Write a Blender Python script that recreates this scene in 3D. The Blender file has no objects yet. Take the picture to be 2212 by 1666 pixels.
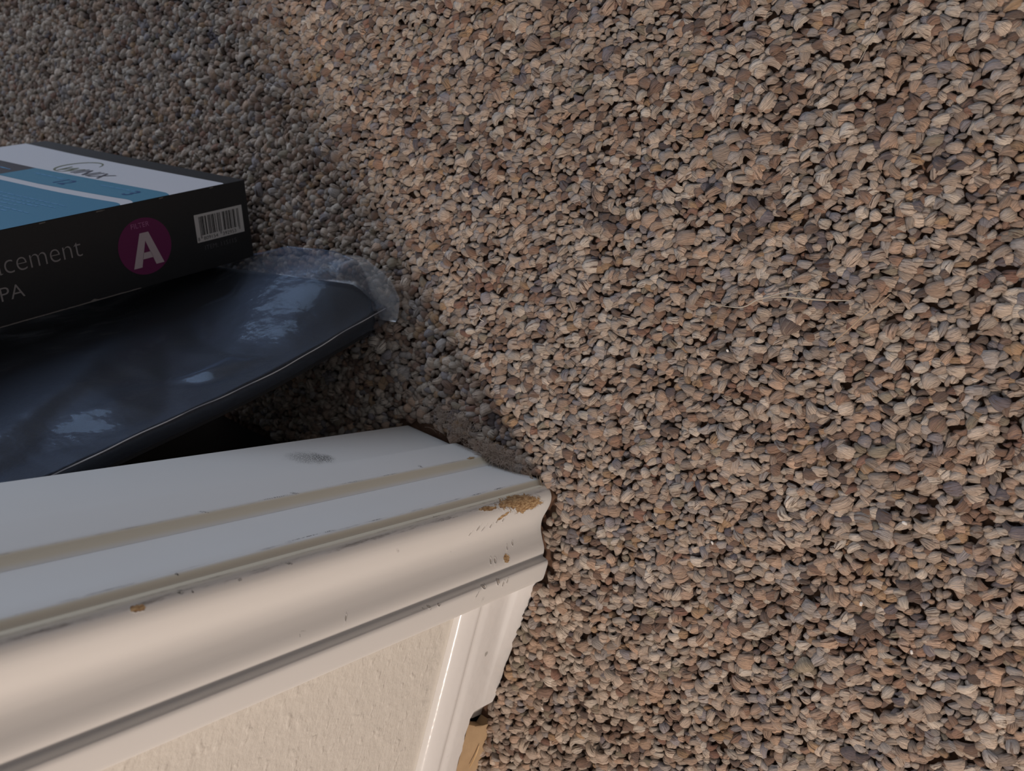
import bpy, math, random
import numpy as np
from mathutils import Vector, Matrix, noise as mnoise

random.seed(7)
rng = np.random.default_rng(11)
scene = bpy.context.scene
COL = scene.collection

# ------------------------------------------------------------------ camera
cam_d = bpy.data.cameras.new('camera')
cam_d.sensor_width = 36.0
cam_d.lens = 2000.0 / 2212.0 * 36.0
cam_d.clip_start = 0.01
cam_d.dof.use_dof = True
cam_d.dof.focus_distance = 0.50
cam_d.dof.aperture_fstop = 14.0
cam = bpy.data.objects.new('camera', cam_d)
COL.objects.link(cam)
RIGHT = Vector((-0.23854759, 0.79448337, -0.55847222))
DOWN = Vector((0.94474293, 0.32300038, 0.05596031))
FWD = Vector((0.22484628, -0.51426348, -0.82763351))
M = Matrix((RIGHT, -DOWN, -FWD)).transposed().to_4x4()
M.translation = Vector((0, 0, 0.48))
cam.matrix_world = M
scene.camera = cam

# ------------------------------------------------------------------ world, lights, exposure
world = bpy.data.worlds.new('world')
scene.world = world
world.use_nodes = True
bg = world.node_tree.nodes['Background']
bg.inputs['Color'].default_value = (0.93, 0.95, 1.02, 1)
bg.inputs['Strength'].default_value = 0.19


def area(name, loc, target, size, size_y, power, color, shape='RECTANGLE'):
    ld = bpy.data.lights.new(name, 'AREA')
    ld.shape = shape
    ld.size = size
    ld.size_y = size_y
    ld.energy = power
    ld.color = color
    o = bpy.data.objects.new(name, ld)
    COL.objects.link(o)
    o.location = loc
    d = Vector(target) - Vector(loc)
    o.rotation_euler = d.to_track_quat('-Z', 'Y').to_euler()
    return o


# room lamp behind the photographer, shining along the wall face
area('room_lamp', (1.25, 1.20, 1.30), (0.15, -0.30, 0.0), 0.30, 0.30, 31.0, (1.0, 0.84, 0.725), 'DISK')
# daylight through a window of the next room
area('daylight_window', (-1.60, -2.85, 1.05), (0.1, -0.40, 1.05), 3.4, 2.05, 56.0, (0.66, 0.79, 1.0))

vs = scene.view_settings
vs.view_transform = 'Standard'
vs.look = 'None'
vs.exposure = 0.0
vs.gamma = 1.0
vs.use_curve_mapping = False


# ------------------------------------------------------------------ helpers
def srgb(r, g, b):
    def f(c):
        c /= 255.0
        return c / 12.92 if c <= 0.04045 else ((c + 0.055) / 1.055) ** 2.4
    return (f(r), f(g), f(b), 1.0)


def link_mesh(name, verts, faces, mat=None, parent=None, smooth=None):
    me = bpy.data.meshes.new(name)
    me.from_pydata([tuple(v) for v in verts], [], [tuple(f) for f in faces])
    me.update()
    if mat:
        me.materials.append(mat)
    if smooth is not None:
        me.polygons.foreach_set('use_smooth', [True] * len(me.polygons))
        if smooth < 179:
            me.set_sharp_from_angle(angle=math.radians(smooth))
    o = bpy.data.objects.new(name, me)
    COL.objects.link(o)
    if parent:
        o.parent = parent
    return o


def empty(name, loc=(0, 0, 0)):
    o = bpy.data.objects.new(name, None)
    o.empty_display_size = 0.02
    COL.objects.link(o)
    o.location = loc
    return o


def tag(o, label=None, cat=None, group=None, kind=None):
    if label: o['label'] = label
    if cat: o['category'] = cat
    if group: o['group'] = group
    if kind: o['kind'] = kind
    return o


class NT:
    """small node builder"""
    def __init__(self, name):
        self.mat = bpy.data.materials.new(name)
        self.mat.use_nodes = True
        self.t = self.mat.node_tree
        self.n = self.t.nodes
        self.bsdf = self.n['Principled BSDF']
        self.out = self.n['Material Output']

    def link(self, a, b):
        self.t.links.new(a, b)

    def put(self, sock, v):
        if hasattr(v, 'is_output') or isinstance(v, bpy.types.NodeSocket):
            self.link(v, sock)
        else:
            sock.default_value = v

    def math(self, op, a, b=0.0, c=0.0, clamp=False):
        n = self.n.new('ShaderNodeMath')
        n.operation = op
        n.use_clamp = clamp
        self.put(n.inputs[0], a)
        self.put(n.inputs[1], b)
        self.put(n.inputs[2], c)
        return n.outputs[0]

    def noise(self, vec, scale, detail=3.0, rough=0.55, out='Fac'):
        n = self.n.new('ShaderNodeTexNoise')
        if vec is not None:
            self.link(vec, n.inputs['Vector'])
        n.inputs['Scale'].default_value = scale
        n.inputs['Detail'].default_value = detail
        n.inputs['Roughness'].default_value = rough
        return n.outputs[out]

    def attr(self, name, out='Fac'):
        n = self.n.new('ShaderNodeAttribute')
        n.attribute_name = name
        return n.outputs[out]

    def pos(self):
        n = self.n.new('ShaderNodeTexCoord')
        return n.outputs['Object']

    def sep(self, v):
        n = self.n.new('ShaderNodeSeparateXYZ')
        self.link(v, n.inputs[0])
        return n.outputs

    def comb(self, x, y, z):
        n = self.n.new('ShaderNodeCombineXYZ')
        for i, v in enumerate((x, y, z)):
            self.put(n.inputs[i], v)
        return n.outputs[0]

    def mix(self, fac, a, b):
        n = self.n.new('ShaderNodeMix')
        n.data_type = 'RGBA'
        self.put(n.inputs[0], fac)
        self.put(n.inputs[6], a)
        self.put(n.inputs[7], b)
        return n.outputs[2]

    def ramp(self, fac, lo, hi):
        n = self.n.new('ShaderNodeMapRange')
        n.interpolation_type = 'SMOOTHSTEP'
        self.put(n.inputs['Value'], fac)
        n.inputs['From Min'].default_value = lo
        n.inputs['From Max'].default_value = hi
        return n.outputs['Result']

    def bump(self, height, dist, strength=1.0, normal=None):
        n = self.n.new('ShaderNodeBump')
        n.inputs['Strength'].default_value = strength
        n.inputs['Distance'].default_value = dist
        self.link(height, n.inputs['Height'])
        if normal is not None:
            self.link(normal, n.inputs['Normal'])
        return n.outputs['Normal']

    def set(self, **kw):
        for k, v in kw.items():
            self.put(self.bsdf.inputs[k.replace('_', ' ')], v)


def simple_mat(name, color, rough=0.5, spec=0.5, noise_scale=None, noise_amt=0.0, bump=None):
    m = NT(name)
    m.set(Roughness=rough)
    m.bsdf.inputs['Specular IOR Level'].default_value = spec
    if noise_scale:
        f = m.noise(m.pos(), noise_scale, 4.0)
        dark = tuple(c * (1 - noise_amt) for c in color[:3]) + (1,)
        lite = tuple(min(1, c * (1 + noise_amt)) for c in color[:3]) + (1,)
        m.set(Base_Color=m.mix(f, dark, lite))
        if bump:
            m.link(m.bump(f, bump), m.bsdf.inputs['Normal'])
    else:
        m.set(Base_Color=color)
    return m.mat


# ------------------------------------------------------------------ painted trim material with wear
WHITE = (0.80, 0.785, 0.755, 1)


def seg_arc(prof):
    s = [0.0]
    for a, b in zip(prof[:-1], prof[1:]):
        s.append(s[-1] + math.hypot(b[0] - a[0], b[1] - a[1]))
    return s


def s_of(prof, x, y):
    s = seg_arc(prof)
    best = (1e9, 0)
    for i, (a, b) in enumerate(zip(prof[:-1], prof[1:])):
        dx, dy = b[0] - a[0], b[1] - a[1]
        L2 = dx * dx + dy * dy
        k = max(0, min(1, ((x - a[0]) * dx + (y - a[1]) * dy) / L2))
        d = math.hypot(a[0] + k * dx - x, a[1] + k * dy - y)
        if d < best[0]:
            best = (d, s[i] + k * math.sqrt(L2))
    return best[1]


def paint_mat(name, prof=None, chips=(), scuffs=(), yellow=(), dirt=(), dents=(), rough=0.38):
    """chips: (x, y, z, r_s, r_z, rot) bare wood;  scuffs: same, grey marks;
    yellow: (s0, s1) yellow-tinted bands;  dirt: (s, half width, amount) grime lines"""
    m = NT(name)
    P = m.pos()
    xyz = m.sep(P)
    z = xyz[2]
    s = m.attr('profile_s')
    sz = m.comb(s, z, 0.0)
    nz1 = m.math('SUBTRACT', m.noise(sz, 190, 3.0, 0.58), 0.5)
    nz2 = m.math('SUBTRACT', m.noise(sz, 900, 3.0, 0.6), 0.5)
    soft = m.noise(P, 9, 3.0)
    col = m.mix(m.math('MULTIPLY', m.ramp(soft, 0.35, 0.75), 0.35), WHITE, (0.76, 0.735, 0.69, 1))

    def blob(x, y, zz, rs, rz, rot, n_amt):
        s0 = s_of(prof, x, y)
        ds = m.math('SUBTRACT', s, s0)
        dz = m.math('SUBTRACT', z, zz)
        c, sn = math.cos(rot), math.sin(rot)
        u = m.math('ADD', m.math('MULTIPLY', ds, c / rs), m.math('MULTIPLY', dz, sn / rs))
        v = m.math('ADD', m.math('MULTIPLY', ds, -sn / rz), m.math('MULTIPLY', dz, c / rz))
        d = m.math('SQRT', m.math('ADD', m.math('MULTIPLY', u, u), m.math('MULTIPLY', v, v)))
        d = m.math('ADD', d, m.math('MULTIPLY', nz1, n_amt))
        return m.math('ADD', d, m.math('MULTIPLY', nz2, n_amt * 0.35))

    for (s0, s1) in yellow:
        a = m.ramp(s, s0 - 0.0008, s0 + 0.0012)
        b = m.ramp(s, s1 + 0.0020, s1 - 0.0030)
        f = m.math('MULTIPLY', m.math('MULTIPLY', a, b), 0.9)
        col = m.mix(f, col, (0.77, 0.675, 0.50, 1))  # yellower tint across the band
    for (s0, hw, amt) in dirt:
        d = m.math('ABSOLUTE', m.math('SUBTRACT', s, s0))
        d = m.math('ADD', d, m.math('MULTIPLY', nz1, hw * 1.6))
        streak = m.noise(m.comb(m.math('MULTIPLY', s, 400.0), m.math('MULTIPLY', z, 45.0), 0.3), 1.0, 4.0, 0.7)
        f = m.math('MULTIPLY', m.ramp(d, hw, 0.0), m.math('MULTIPLY', m.ramp(streak, 0.42, 0.72), amt))
        col = m.mix(f, col, (0.13, 0.10, 0.085, 1))
    height = m.math('MULTIPLY', m.noise(m.comb(m.math('MULTIPLY', s, 700.0), m.math('MULTIPLY', z, 30.0), 0.0), 1.0, 2.0), 0.00003)
    for (x, y, zz, rs, rz, rot, dark) in scuffs:
        d = blob(x, y, zz, rs, rz, rot, 0.7)
        speck = m.ramp(m.noise(sz, 1500, 2.0), 0.42, 0.60)
        f = m.math('MULTIPLY', m.math('MULTIPLY', m.ramp(d, 1.05, 0.25), speck), dark)
        col = m.mix(f, col, (0.045, 0.040, 0.038, 1))
    for (x, y, zz, rs, rz, rot) in dents:
        d = blob(x, y, zz, rs, rz, rot, 2.4)
        f = m.ramp(d, 1.05, 0.55)
        height = m.math('SUBTRACT', height, m.math('MULTIPLY', f, 0.0006))
        height = m.math('ADD', height, m.math('MULTIPLY', m.ramp(d, 1.7, 1.05), 0.00012))
        col = m.mix(m.math('MULTIPLY', m.ramp(d, 0.75, 0.35), 0.55), col, (0.30, 0.24, 0.17, 1))
    if chips:
        mask = None
        for (x, y, zz, rs, rz, rot) in chips:
            d = blob(x, y, zz, rs, rz, rot, 2.0)
            f = m.ramp(d, 1.02, 0.93)
            mask = f if mask is None else m.math('MAXIMUM', mask, f)
            rim = m.math('MULTIPLY', m.ramp(d, 1.22, 1.04), 0.00012)
            height = m.math('ADD', height, rim)
        grain = m.noise(m.comb(m.math('MULTIPLY', s, 900.0), m.math('MULTIPLY', z, 260.0), 2.0), 1.0, 5.0, 0.7)
        wood = m.mix(m.ramp(grain, 0.35, 0.68), srgb(146, 110, 74), srgb(220, 188, 142))
        col = m.mix(mask, col, wood)
        height = m.math('SUBTRACT', height, m.math('MULTIPLY', mask, 0.0005))
        height = m.math('ADD', height, m.math('MULTIPLY', m.math('MULTIPLY', grain, mask), 0.0006))
        m.set(Roughness=m.math('ADD', rough, m.math('MULTIPLY', mask, 0.45)))
    else:
        m.set(Roughness=rough)
    m.set(Base_Color=col)
    m.link(m.bump(height, 1.0), m.bsdf.inputs['Normal'])
    return m.mat


def extrude_profile(name, prof, back, z0, z1, mat, parent=None, smooth=35, zs=None):
    """vertical moulding: visible profile polyline + back closing points; stores arc length"""
    ring = list(prof) + list(back)
    sv = seg_arc(prof) + [0.0] * len(back)
    zlev = zs or [z0, z0 + (z1 - z0) * 0.08, z0 + (z1 - z0) * 0.3, z1]
    n = len(ring)
    V, F, S = [], [], []
    for zz in zlev:
        for (p, sval) in zip(ring, sv):
            V.append((p[0], p[1], zz))
            S.append(sval)
    for k in range(len(zlev) - 1):
        for i in range(n):
            j = (i + 1) % n
            F.append((k * n + i, k * n + j, (k + 1) * n + j, (k + 1) * n + i))
    F.append(tuple(reversed(range(n))))
    F.append(tuple(range((len(zlev) - 1) * n, len(zlev) * n)))
    o = link_mesh(name, V, F, mat, parent, smooth)
    a = o.data.attributes.new('profile_s', 'FLOAT', 'POINT')
    a.data.foreach_set('value', S)
    # make normals point out
    import bmesh
    bm = bmesh.new(); bm.from_mesh(o.data)
    bmesh.ops.recalc_face_normals(bm, faces=bm.faces)
    bm.to_mesh(o.data); bm.free()
    if smooth is not None:
        o.data.set_sharp_from_angle(angle=math.radians(smooth))
    return o


def smooth_poly(pts, n=4):
    """Catmull-Rom through points"""
    out = []
    P = [pts[0]] + list(pts) + [pts[-1]]
    for i in range(1, len(P) - 2):
        p0, p1, p2, p3 = [np.array(P[k], float) for k in (i - 1, i, i + 1, i + 2)]
        for k in range(n):
            t = k / n
            out.append(tuple(0.5 * ((2 * p1) + (-p0 + p2) * t + (2 * p0 - 5 * p1 + 4 * p2 - p3) * t * t + (-p0 + 3 * p1 - 3 * p2 + p3) * t ** 3)))
    out.append(tuple(pts[-1]))
    return out


# ================================================================== STRUCTURE
# floor: carpet backing (the looped pile stands on it)
fm = NT('carpet_backing')
v = fm.n.new('ShaderNodeTexVoronoi')
fm.link(fm.pos(), v.inputs['Vector'])
v.inputs['Scale'].default_value = 165
ccol = fm.mix(fm.ramp(fm.noise(fm.pos(), 60, 3), 0.3, 0.7), srgb(124, 98, 82), srgb(92, 70, 58))
fm.set(Base_Color=ccol, Roughness=1.0)
fm.bsdf.inputs['Specular IOR Level'].default_value = 0.05
fm.link(fm.bump(v.outputs['Distance'], -0.003), fm.bsdf.inputs['Normal'])
FZ = -0.0062
V = [(-2.4, -3.2, FZ), (2.4, -3.2, FZ), (2.4, 2.2, FZ), (-2.4, 2.2, FZ),
     (-2.4, -3.2, FZ - .03), (2.4, -3.2, FZ - .03), (2.4, 2.2, FZ - .03), (-2.4, 2.2, FZ - .03)]
Fq = [(0, 1, 2, 3), (7, 6, 5, 4), (0, 4, 5, 1), (1, 5, 6, 2), (2, 6, 7, 3), (3, 7, 4, 0)]
floor = link_mesh('floor', V, Fq, fm.mat)
tag(floor, kind='structure')

# wall with painted, roller-textured plaster
WY = -0.2625
wm = NT('wall_paint')
P = wm.pos()
sx = wm.sep(P)
stretch = wm.comb(wm.math('MULTIPLY', sx[0], 0.55), sx[1], wm.math('MULTIPLY', sx[2], 0.75))
n1 = wm.noise(stretch, 330, 3.0, 0.6)
n2 = wm.noise(stretch, 130, 3.0, 0.6)
pk = wm.ramp(wm.noise(stretch, 210, 2.0, 0.5), 0.56, 0.72)
hh = wm.math('ADD', wm.math('MULTIPLY', n1, 0.0010), wm.math('ADD', wm.math('MULTIPLY', n2, 0.0014), wm.math('MULTIPLY', pk, 0.0005)))
speck = wm.ramp(wm.noise(P, 420, 2.0), 0.69, 0.78)
wcol = wm.mix(wm.math('MULTIPLY', speck, 0.22), (0.74, 0.70, 0.63, 1), (0.40, 0.34, 0.26, 1))
wm.set(Base_Color=wcol, Roughness=0.75)
wm.bsdf.inputs['Specular IOR Level'].default_value = 0.25
fadex = wm.ramp(wm.math('ADD', sx[0], wm.math('MULTIPLY', wm.noise(P, 90, 3.0), 0.020)), 0.256, 0.270)
fadez = wm.ramp(wm.math('ADD', sx[2], wm.math('MULTIPLY', wm.noise(P, 90, 3.0), 0.020)), 0.068, 0.084)
hh = wm.math('MULTIPLY', hh, wm.math('MULTIPLY', fadex, fadez))
wm.link(wm.bump(hh, 1.0, 0.62), wm.bsdf.inputs['Normal'])
x0, x1, y0, y1, zb, zt = 0.197, 2.0, -0.372, WY, -0.006, 2.4
V = [(x0, y0, zb), (x1, y0, zb), (x1, y1, zb), (x0, y1, zb), (x0, y0, zt), (x1, y0, zt), (x1, y1, zt), (x0, y1, zt)]
Fq = [(3, 2, 1, 0), (4, 5, 6, 7), (0, 1, 5, 4), (1, 2, 6, 5), (2, 3, 7, 6), (3, 0, 4, 7)]
wall = link_mesh('wall_left', V, Fq, wm.mat)
tag(wall, kind='structure')

ZT = 2.1
# --- door jamb
jp = [(.197, -.3745), (.1857, -.3745), (.1852, -.3735), (.1845, -.333), (.1844, -.2992), (.1812, -.272), (.1804, -.2652)] + \
     [(.1806, -.2638), (.1818, -.2616), (.1830, -.2606)]
js = seg_arc(jp)
jmat = paint_mat('jamb_paint', jp,
                 chips=[],
                 scuffs=[(.1804, -.2638, .2597, .0010, .0012, 0.4, 1.0), (.1849, -.3490, .111, .0115, .0170, 0.30, 0.85), (.1849, -.3460, .103, .0075, .0090, 0, 0.95),
                         (.1805, -.2664, .191, .0005, .016, 0, 1.0), (.1805, -.2661, .176, .0008, .004, 0, 1.0),
                         (.1804, -.2655, .145, .0006, .006, 0, 0.9), (.1803, -.2650, .062, .0007, .008, 0, 0.9),
                         (.1845, -.3345, .085, .0005, .011, 0, 0.8), (.1804, -.2650, .040, .0008, .006, 0, 1.0)],
                 yellow=[(js[6] + 0.0010, js[-1])], dirt=[(js[6], 0.0010, 0.55)])
jamb = extrude_profile('trim_1', jp, [(.197, -.2606)], -0.003, ZT, jmat)
tag(jamb, kind='structure')
# door stop nailed onto the jamb (part of the jamb assembly)
sp = [(.1846, -.3312), (.1822, -.3312), (.1816, -.3306), (.1811, -.3085), (.1813, -.3066)] + \
     [(.1819, -.3052), (.1829, -.3030), (.1836, -.3008), (.1843, -.2988)]
ss = seg_arc(sp)
smat = paint_mat('stop_paint', sp,
                 chips=[(.1813, -.3072, .012, .0012, .004, 0)],
                 scuffs=[(.1812, -.3090, .060, .0022, .0016, 0.6, 1.0), (.1812, -.3073, .173, .0005, .012, 0, 0.9),
                         (.1812, -.3076, .160, .0012, .003, 0.4, 0.9), (.1812, -.3073, .120, .0004, .010, 0, 0.8),
                         (.1812, -.3073, .215, .0008, .003, 0.5, 0.8), (.1813, -.3070, .090, .0004, .010, 0, 0.8)],
                 yellow=[(ss[4], ss[-1] - 0.001)], dirt=[(ss[4], 0.0007, 0.35)])
stop = extrude_profile('door_stop', sp, [(.1846, -.3150)], -0.002, ZT, smat, jamb)

# --- casing
cp = [(.1840, -.2604), (.1822, -.2600), (.1819, -.2580)] + \
     smooth_poly([(.1820, -.2572), (.1828, -.2556), (.1845, -.2537), (.1870, -.2522), (.1905, -.2516), (.1955, -.2523), (.2030, -.2542),
                  (.2090, -.2536), (.2140, -.2513), (.2185, -.2485), (.2215, -.2473), (.2245, -.2471)], 4) + \
     [(.2254, -.2471), (.2257, -.2467), (.2261, -.2442)] + \
     smooth_poly([(.2265, -.2432), (.2277, -.2425), (.2300, -.2423), (.2370, -.2425), (.2395, -.2429), (.2412, -.2440), (.2417, -.2456)], 3) + [(.2417, -.2624)]
cs = seg_arc(cp)
c_corner = s_of(cp, .1838, -.2545)
chips = [(.1850, -.2534, .0330, .0044, .0200, 0.10), (.1880, -.2520, .0250, .0042, .0150, 0.0), (.1842, -.2540, .0640, .0014, .0070, 0.1),
         (.1905, -.2516, .0500, .0011, .0055, -0.25),
         (.2188, -.2487, .0392, .0027, .0027, 0.4),
         (.1841, -.2542, .2828, .0015, .0030, 0.2)]
dents = [(.2175, -.2493, .0500, .0021, .0011, 0.3), (.2165, -.2498, .0540, .0018, .0009, 0.3),
         (.1938, -.2519, .0720, .0020, .0008, 0.5), (.1945, -.2520, .0590, .0016, .0008, 0.2), (.1950, -.2520, .0660, .0021, .0007, 0.5),
         (.1925, -.2518, .0545, .0016, .0009, 0.3), (.1930, -.2518, .0480, .0014, .0008, 0.2), (.1960, -.2524, .0780, .0015, .0006, 0.5),
         (.2130, -.2515, .0360, .0016, .0007, 0.2), (.2120, -.2520, .0300, .0013, .0007, 0.2),
         (.2275, -.2426, .0515, .0020, .0018, 0.3), (.2300, -.2423, .0460, .0017, .0008, 0.3), (.2290, -.2424, .0420, .0014, .0006, 0.2),
         (.2268, -.2430, .0656, .0012, .0018, 0.6), (.2300, -.2423, .0715, .0024, .0006, 0.6), (.2262, -.2441, .1137, .0012, .0012, 0.3),
         (.2268, -.2430, .1060, .0010, .0010, 0.3), (.2185, -.2488, .1720, .0022, .0006, .4)]
scuffs = [(.1830, -.2554, .264, .0013, .0020, .5, 1.0), (.1838, -.2545, .259, .0008, .0012, 0, 1.0), (.1842, -.2541, .2365, .0010, .0014, 0, 1.0),
          (.1836, -.2547, .2100, .0009, .0024, .3, 1.0), (.2172, -.2494, .1985, .0003, .0018, 0.2, 1.0), (.2185, -.2488, .2005, .0012, .0003, 0.1, 0.8),
          (.1820, -.2574, .109, .0006, .0008, 0, 1.0), (.2260, -.2440, .064, .0010, .0006, 0.3, 0.8), (.2290, -.2411, .071, .0012, .0004, 0.2, 0.8),
          (.2268, -.2418, .113, .0010, .0008, 0.3, 0.8), (.2350, -.2412, .064, .0020, .0014, 0.3, 0.4), (.2260, -.2440, .118, .0010, .0008, 0.3, 0.8),
          (.2050, -.2533, .0900, .0006, .0006, 0, 0.7), (.1920, -.2517, .140, .0010, .0030, 0.7, 0.35), (.1838, -.2545, .100, .0007, .012, 0, 0.6),
          (.1829, -.2555, .050, .0006, .020, 0, 0.7)]
cmat = paint_mat('casing_paint', cp, chips=chips, scuffs=scuffs, dents=dents, yellow=[(0.0, c_corner - 0.0016)],
                 dirt=[(c_corner - 0.0008, 0.0013, 0.75), (cs[3], 0.0007, 0.6), (s_of(cp, .2259, -.2440), 0.0010, 0.18)], rough=0.33)
casing = extrude_profile('trim_2', cp, [(.1840, -.2624)], -0.0022, ZT, cmat, smooth=40)
tag(casing, kind='structure')

# --- baseboard (profile in y,z, runs along +X); lower half snapped off further along
bmat_n = NT('baseboard_paint')
bp = bmat_n.pos()
bz = bmat_n.sep(bp)
sc = bmat_n.ramp(bmat_n.noise(bp, 160, 2.0), 0.70, 0.78)
spot = bmat_n.math('SUBTRACT', bz[0], 0.2905)
spz = bmat_n.math('SUBTRACT', bz[2], 0.0225)
sd = bmat_n.math('SQRT', bmat_n.math('ADD', bmat_n.math('MULTIPLY', spot, spot), bmat_n.math('MULTIPLY', spz, spz)))
sd = bmat_n.math('ADD', sd, bmat_n.math('MULTIPLY', bmat_n.math('SUBTRACT', bmat_n.noise(bp, 500, 2), .5), 0.0018))
bm_f = bmat_n.math('MULTIPLY', bmat_n.ramp(sd, 0.0019, 0.0011), 0.6)
bcol = bmat_n.mix(bmat_n.math('MULTIPLY', sc, 0.12), (0.82, 0.80, 0.775, 1), (0.42, 0.38, 0.33, 1))
bcol = bmat_n.mix(bm_f, bcol, (0.20, 0.19, 0.16, 1))
bmat_n.set(Base_Color=bcol, Roughness=0.22)
bmat_n.link(bmat_n.bump(bmat_n.noise(bp, 90, 2.0), 0.0004), bmat_n.bsdf.inputs['Normal'])
upper = [(-.2624, .0572), (-.2600, .0572), (-.2586, .0566), (-.2574, .0550), (-.2558, .0500), (-.2547, .0455), (-.2544, .0436),
         (-.2549, .0422), (-.2560, .0408), (-.2563, .0394), (-.2558, .0376), (-.2549, .0350), (-.2545, .0325), (-.2545, .0215)]
lower = [(-.2545, .0185), (-.2543, .0140), (-.2533, .0112), (-.2514, .0099), (-.2506, .0086), (-.2490, .0040), (-.2474, -.0010), (-.2468, -.0050)]


def run(profile_of_x, xs):
    V, F = [], []
    n = None
    for x in xs:
        pr = profile_of_x(x)
        n = len(pr)
        V += [(x, y, z) for (y, z) in pr]
    for k in range(len(xs) - 1):
        for i in range(n):
            j = (i + 1) % n
            F.append((k * n + i, k * n + j, (k + 1) * n + j, (k + 1) * n + i))
    F.append(tuple(reversed(range(n))))
    F.append(tuple(range((len(xs) - 1) * n, len(xs) * n)))
    return V, F


def fix_normals(o, ang=None):
    import bmesh
    b = bmesh.new(); b.from_mesh(o.data)
    bmesh.ops.recalc_face_normals(b, faces=b.faces)
    b.to_mesh(o.data); b.free()
    if ang:
        o.data.set_sharp_from_angle(angle=math.radians(ang))


def base_prof(x):
    jag = 0.0004 * math.sin(x * 900) + 0.0006 * math.sin(x * 310)
    if x <= 0.3335:
        taper = max(0.0, min(0.9, (x - 0.2418) / 0.078))
        low = [(y - taper * max(0, y + .2545), z) for (y, z) in lower]
        low = [(y, max(z, -0.0040 + 0.0036 * max(0, min(1, (x - 0.322) / 0.0115)) ** 2)) for (y, z) in low]
    else:
        k = min(1.0, (x - 0.3335) / 0.004)
        floor_z = 0.0215 - (1 - k) * 0.003
        low = [(-.2545 - 0.0002 * i, floor_z - 0.00025 * i + jag) for i in range(len(lower))]
    return upper + low + [(-.2624, low[-1][1])]


xs = [0.2424, 0.25, 0.265, 0.28, 0.285, 0.289, 0.293, 0.297, 0.31, 0.322, 0.326, 0.330, 0.3335] + [0.3337 + 0.004 * i for i in range(20)] + [0.45, 0.7, 2.0]
V, F = run(base_prof, xs)
base = link_mesh('baseboard_left', V, F, bmat_n.mat, smooth=38)
fix_normals(base, 38)
tag(base, kind='structure')
# tan wallboard edge seen where the baseboard has broken away
tan = simple_mat('bare_board', srgb(184, 156, 122), 0.75, 0.2, 120, 0.10, 0.0006)


def tan_prof(x):
    e = max(0.0, 1 - (x - 0.3435) / 0.006)
    zl = -0.0065 + 0.004 * e
    fwd = 0.0012 * math.sin((x - .34) * 60)
    return [(-.2624, .0225), (-.2585 + fwd, .0225), (-.2562 + fwd, .010), (-.2540 + fwd, 0.000), (-.2520 + fwd, zl), (-.2624, zl)]


V, F = run(tan_prof, [0.3430, 0.344, 0.347, 0.350, 0.36, 0.37, 0.378, 0.39, 0.40, 0.42, 0.46, 0.7, 1.2, 2.0])
V = [(x + (0.45 * (0.0225 - z) * max(0.0, 1 - (x - 0.343) / 0.006)), y, z) for (x, y, z) in V]
tanb = link_mesh('exposed_board', V, F, tan, base, smooth=30)
fix_normals(tanb, 30)
tag(tanb, 'bare tan board exposed below the broken edge of the baseboard')
# bright fibre lifting from the tan board
def tube(pts, rad, name, mat, parent=None, sides=6, taper=True):
    pts = [Vector(p) for p in pts]
    V, F = [], []
    n = len(pts)
    for i, p in enumerate(pts):
        t = (pts[min(i + 1, n - 1)] - pts[max(i - 1, 0)]).normalized()
        a = t.cross(Vector((0.13, 0.21, 0.97))).normalized()
        b = t.cross(a)
        r = rad * ((0.35 + 0.65 * math.sin(math.pi * (i + 0.5) / n)) if taper else 1.0)
        for k in range(sides):
            th = 2 * math.pi * k / sides
            V.append(p + a * (r * math.cos(th)) + b * (r * math.sin(th)))
    for i in range(n - 1):
        for k in range(sides):
            k2 = (k + 1) % sides
            F.append((i * sides + k, i * sides + k2, (i + 1) * sides + k2, (i + 1) * sides + k))
    F.append(tuple(reversed(range(sides))))
    F.append(tuple(range((n - 1) * sides, n * sides)))
    return link_mesh(name, V, F, mat, parent, 60)


sliver_m = simple_mat('pale_splinter', srgb(225, 190, 140), 0.5)
spl = tube([(.3640, -.2524, .0040), (.3685, -.2520, .0052), (.3735, -.2522, .0066), (.3790, -.2526, .0085)], 0.00045, 'splinter', sliver_m, base)
tag(spl, 'pale splinter lifting off the tan board')

# ================================================================== CARPET PILE
W2V = Vector((.173, -.985, 0)).normalized()


def in_poly(x, y, poly):
    inside = np.zeros(x.shape, bool)
    n = len(poly)
    for i in range(n):
        x1_, y1_ = poly[i]
        x2_, y2_ = poly[(i + 1) % n]
        c = ((y1_ > y) != (y2_ > y)) & (x < (x2_ - x1_) * (y - y1_) / (y2_ - y1_ + 1e-12) + x1_)
        inside ^= c
    return inside


PAL = np.array([  # sRGB yarn colours and weights
    (208, 186, 163, 22), (196, 172, 150, 20), (216, 200, 180, 13), (182, 148, 122, 14), (200, 160, 128, 8), (150, 106, 78, 7),
    (118, 84, 64, 7), (158, 140, 124, 9), (172, 164, 158, 7), (140, 136, 142, 4.5), (94, 92, 106, 1.6), (58, 56, 70, 0.7),
    (190, 146, 98, 3.0), (150, 96, 72, 1.8), (150, 138, 112, 2.2), (76, 56, 47, 1.6)], float)
pc = PAL[:, :3] / 255.0
_g = pc.mean(1, keepdims=True)
pc = _g + (pc - _g) * 0.80
PLIN = np.where(pc <= 0.04045, pc / 12.92, ((pc + 0.055) / 1.055) ** 2.4)
PW = PAL[:, 3] / PAL[:, 3].sum()


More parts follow.
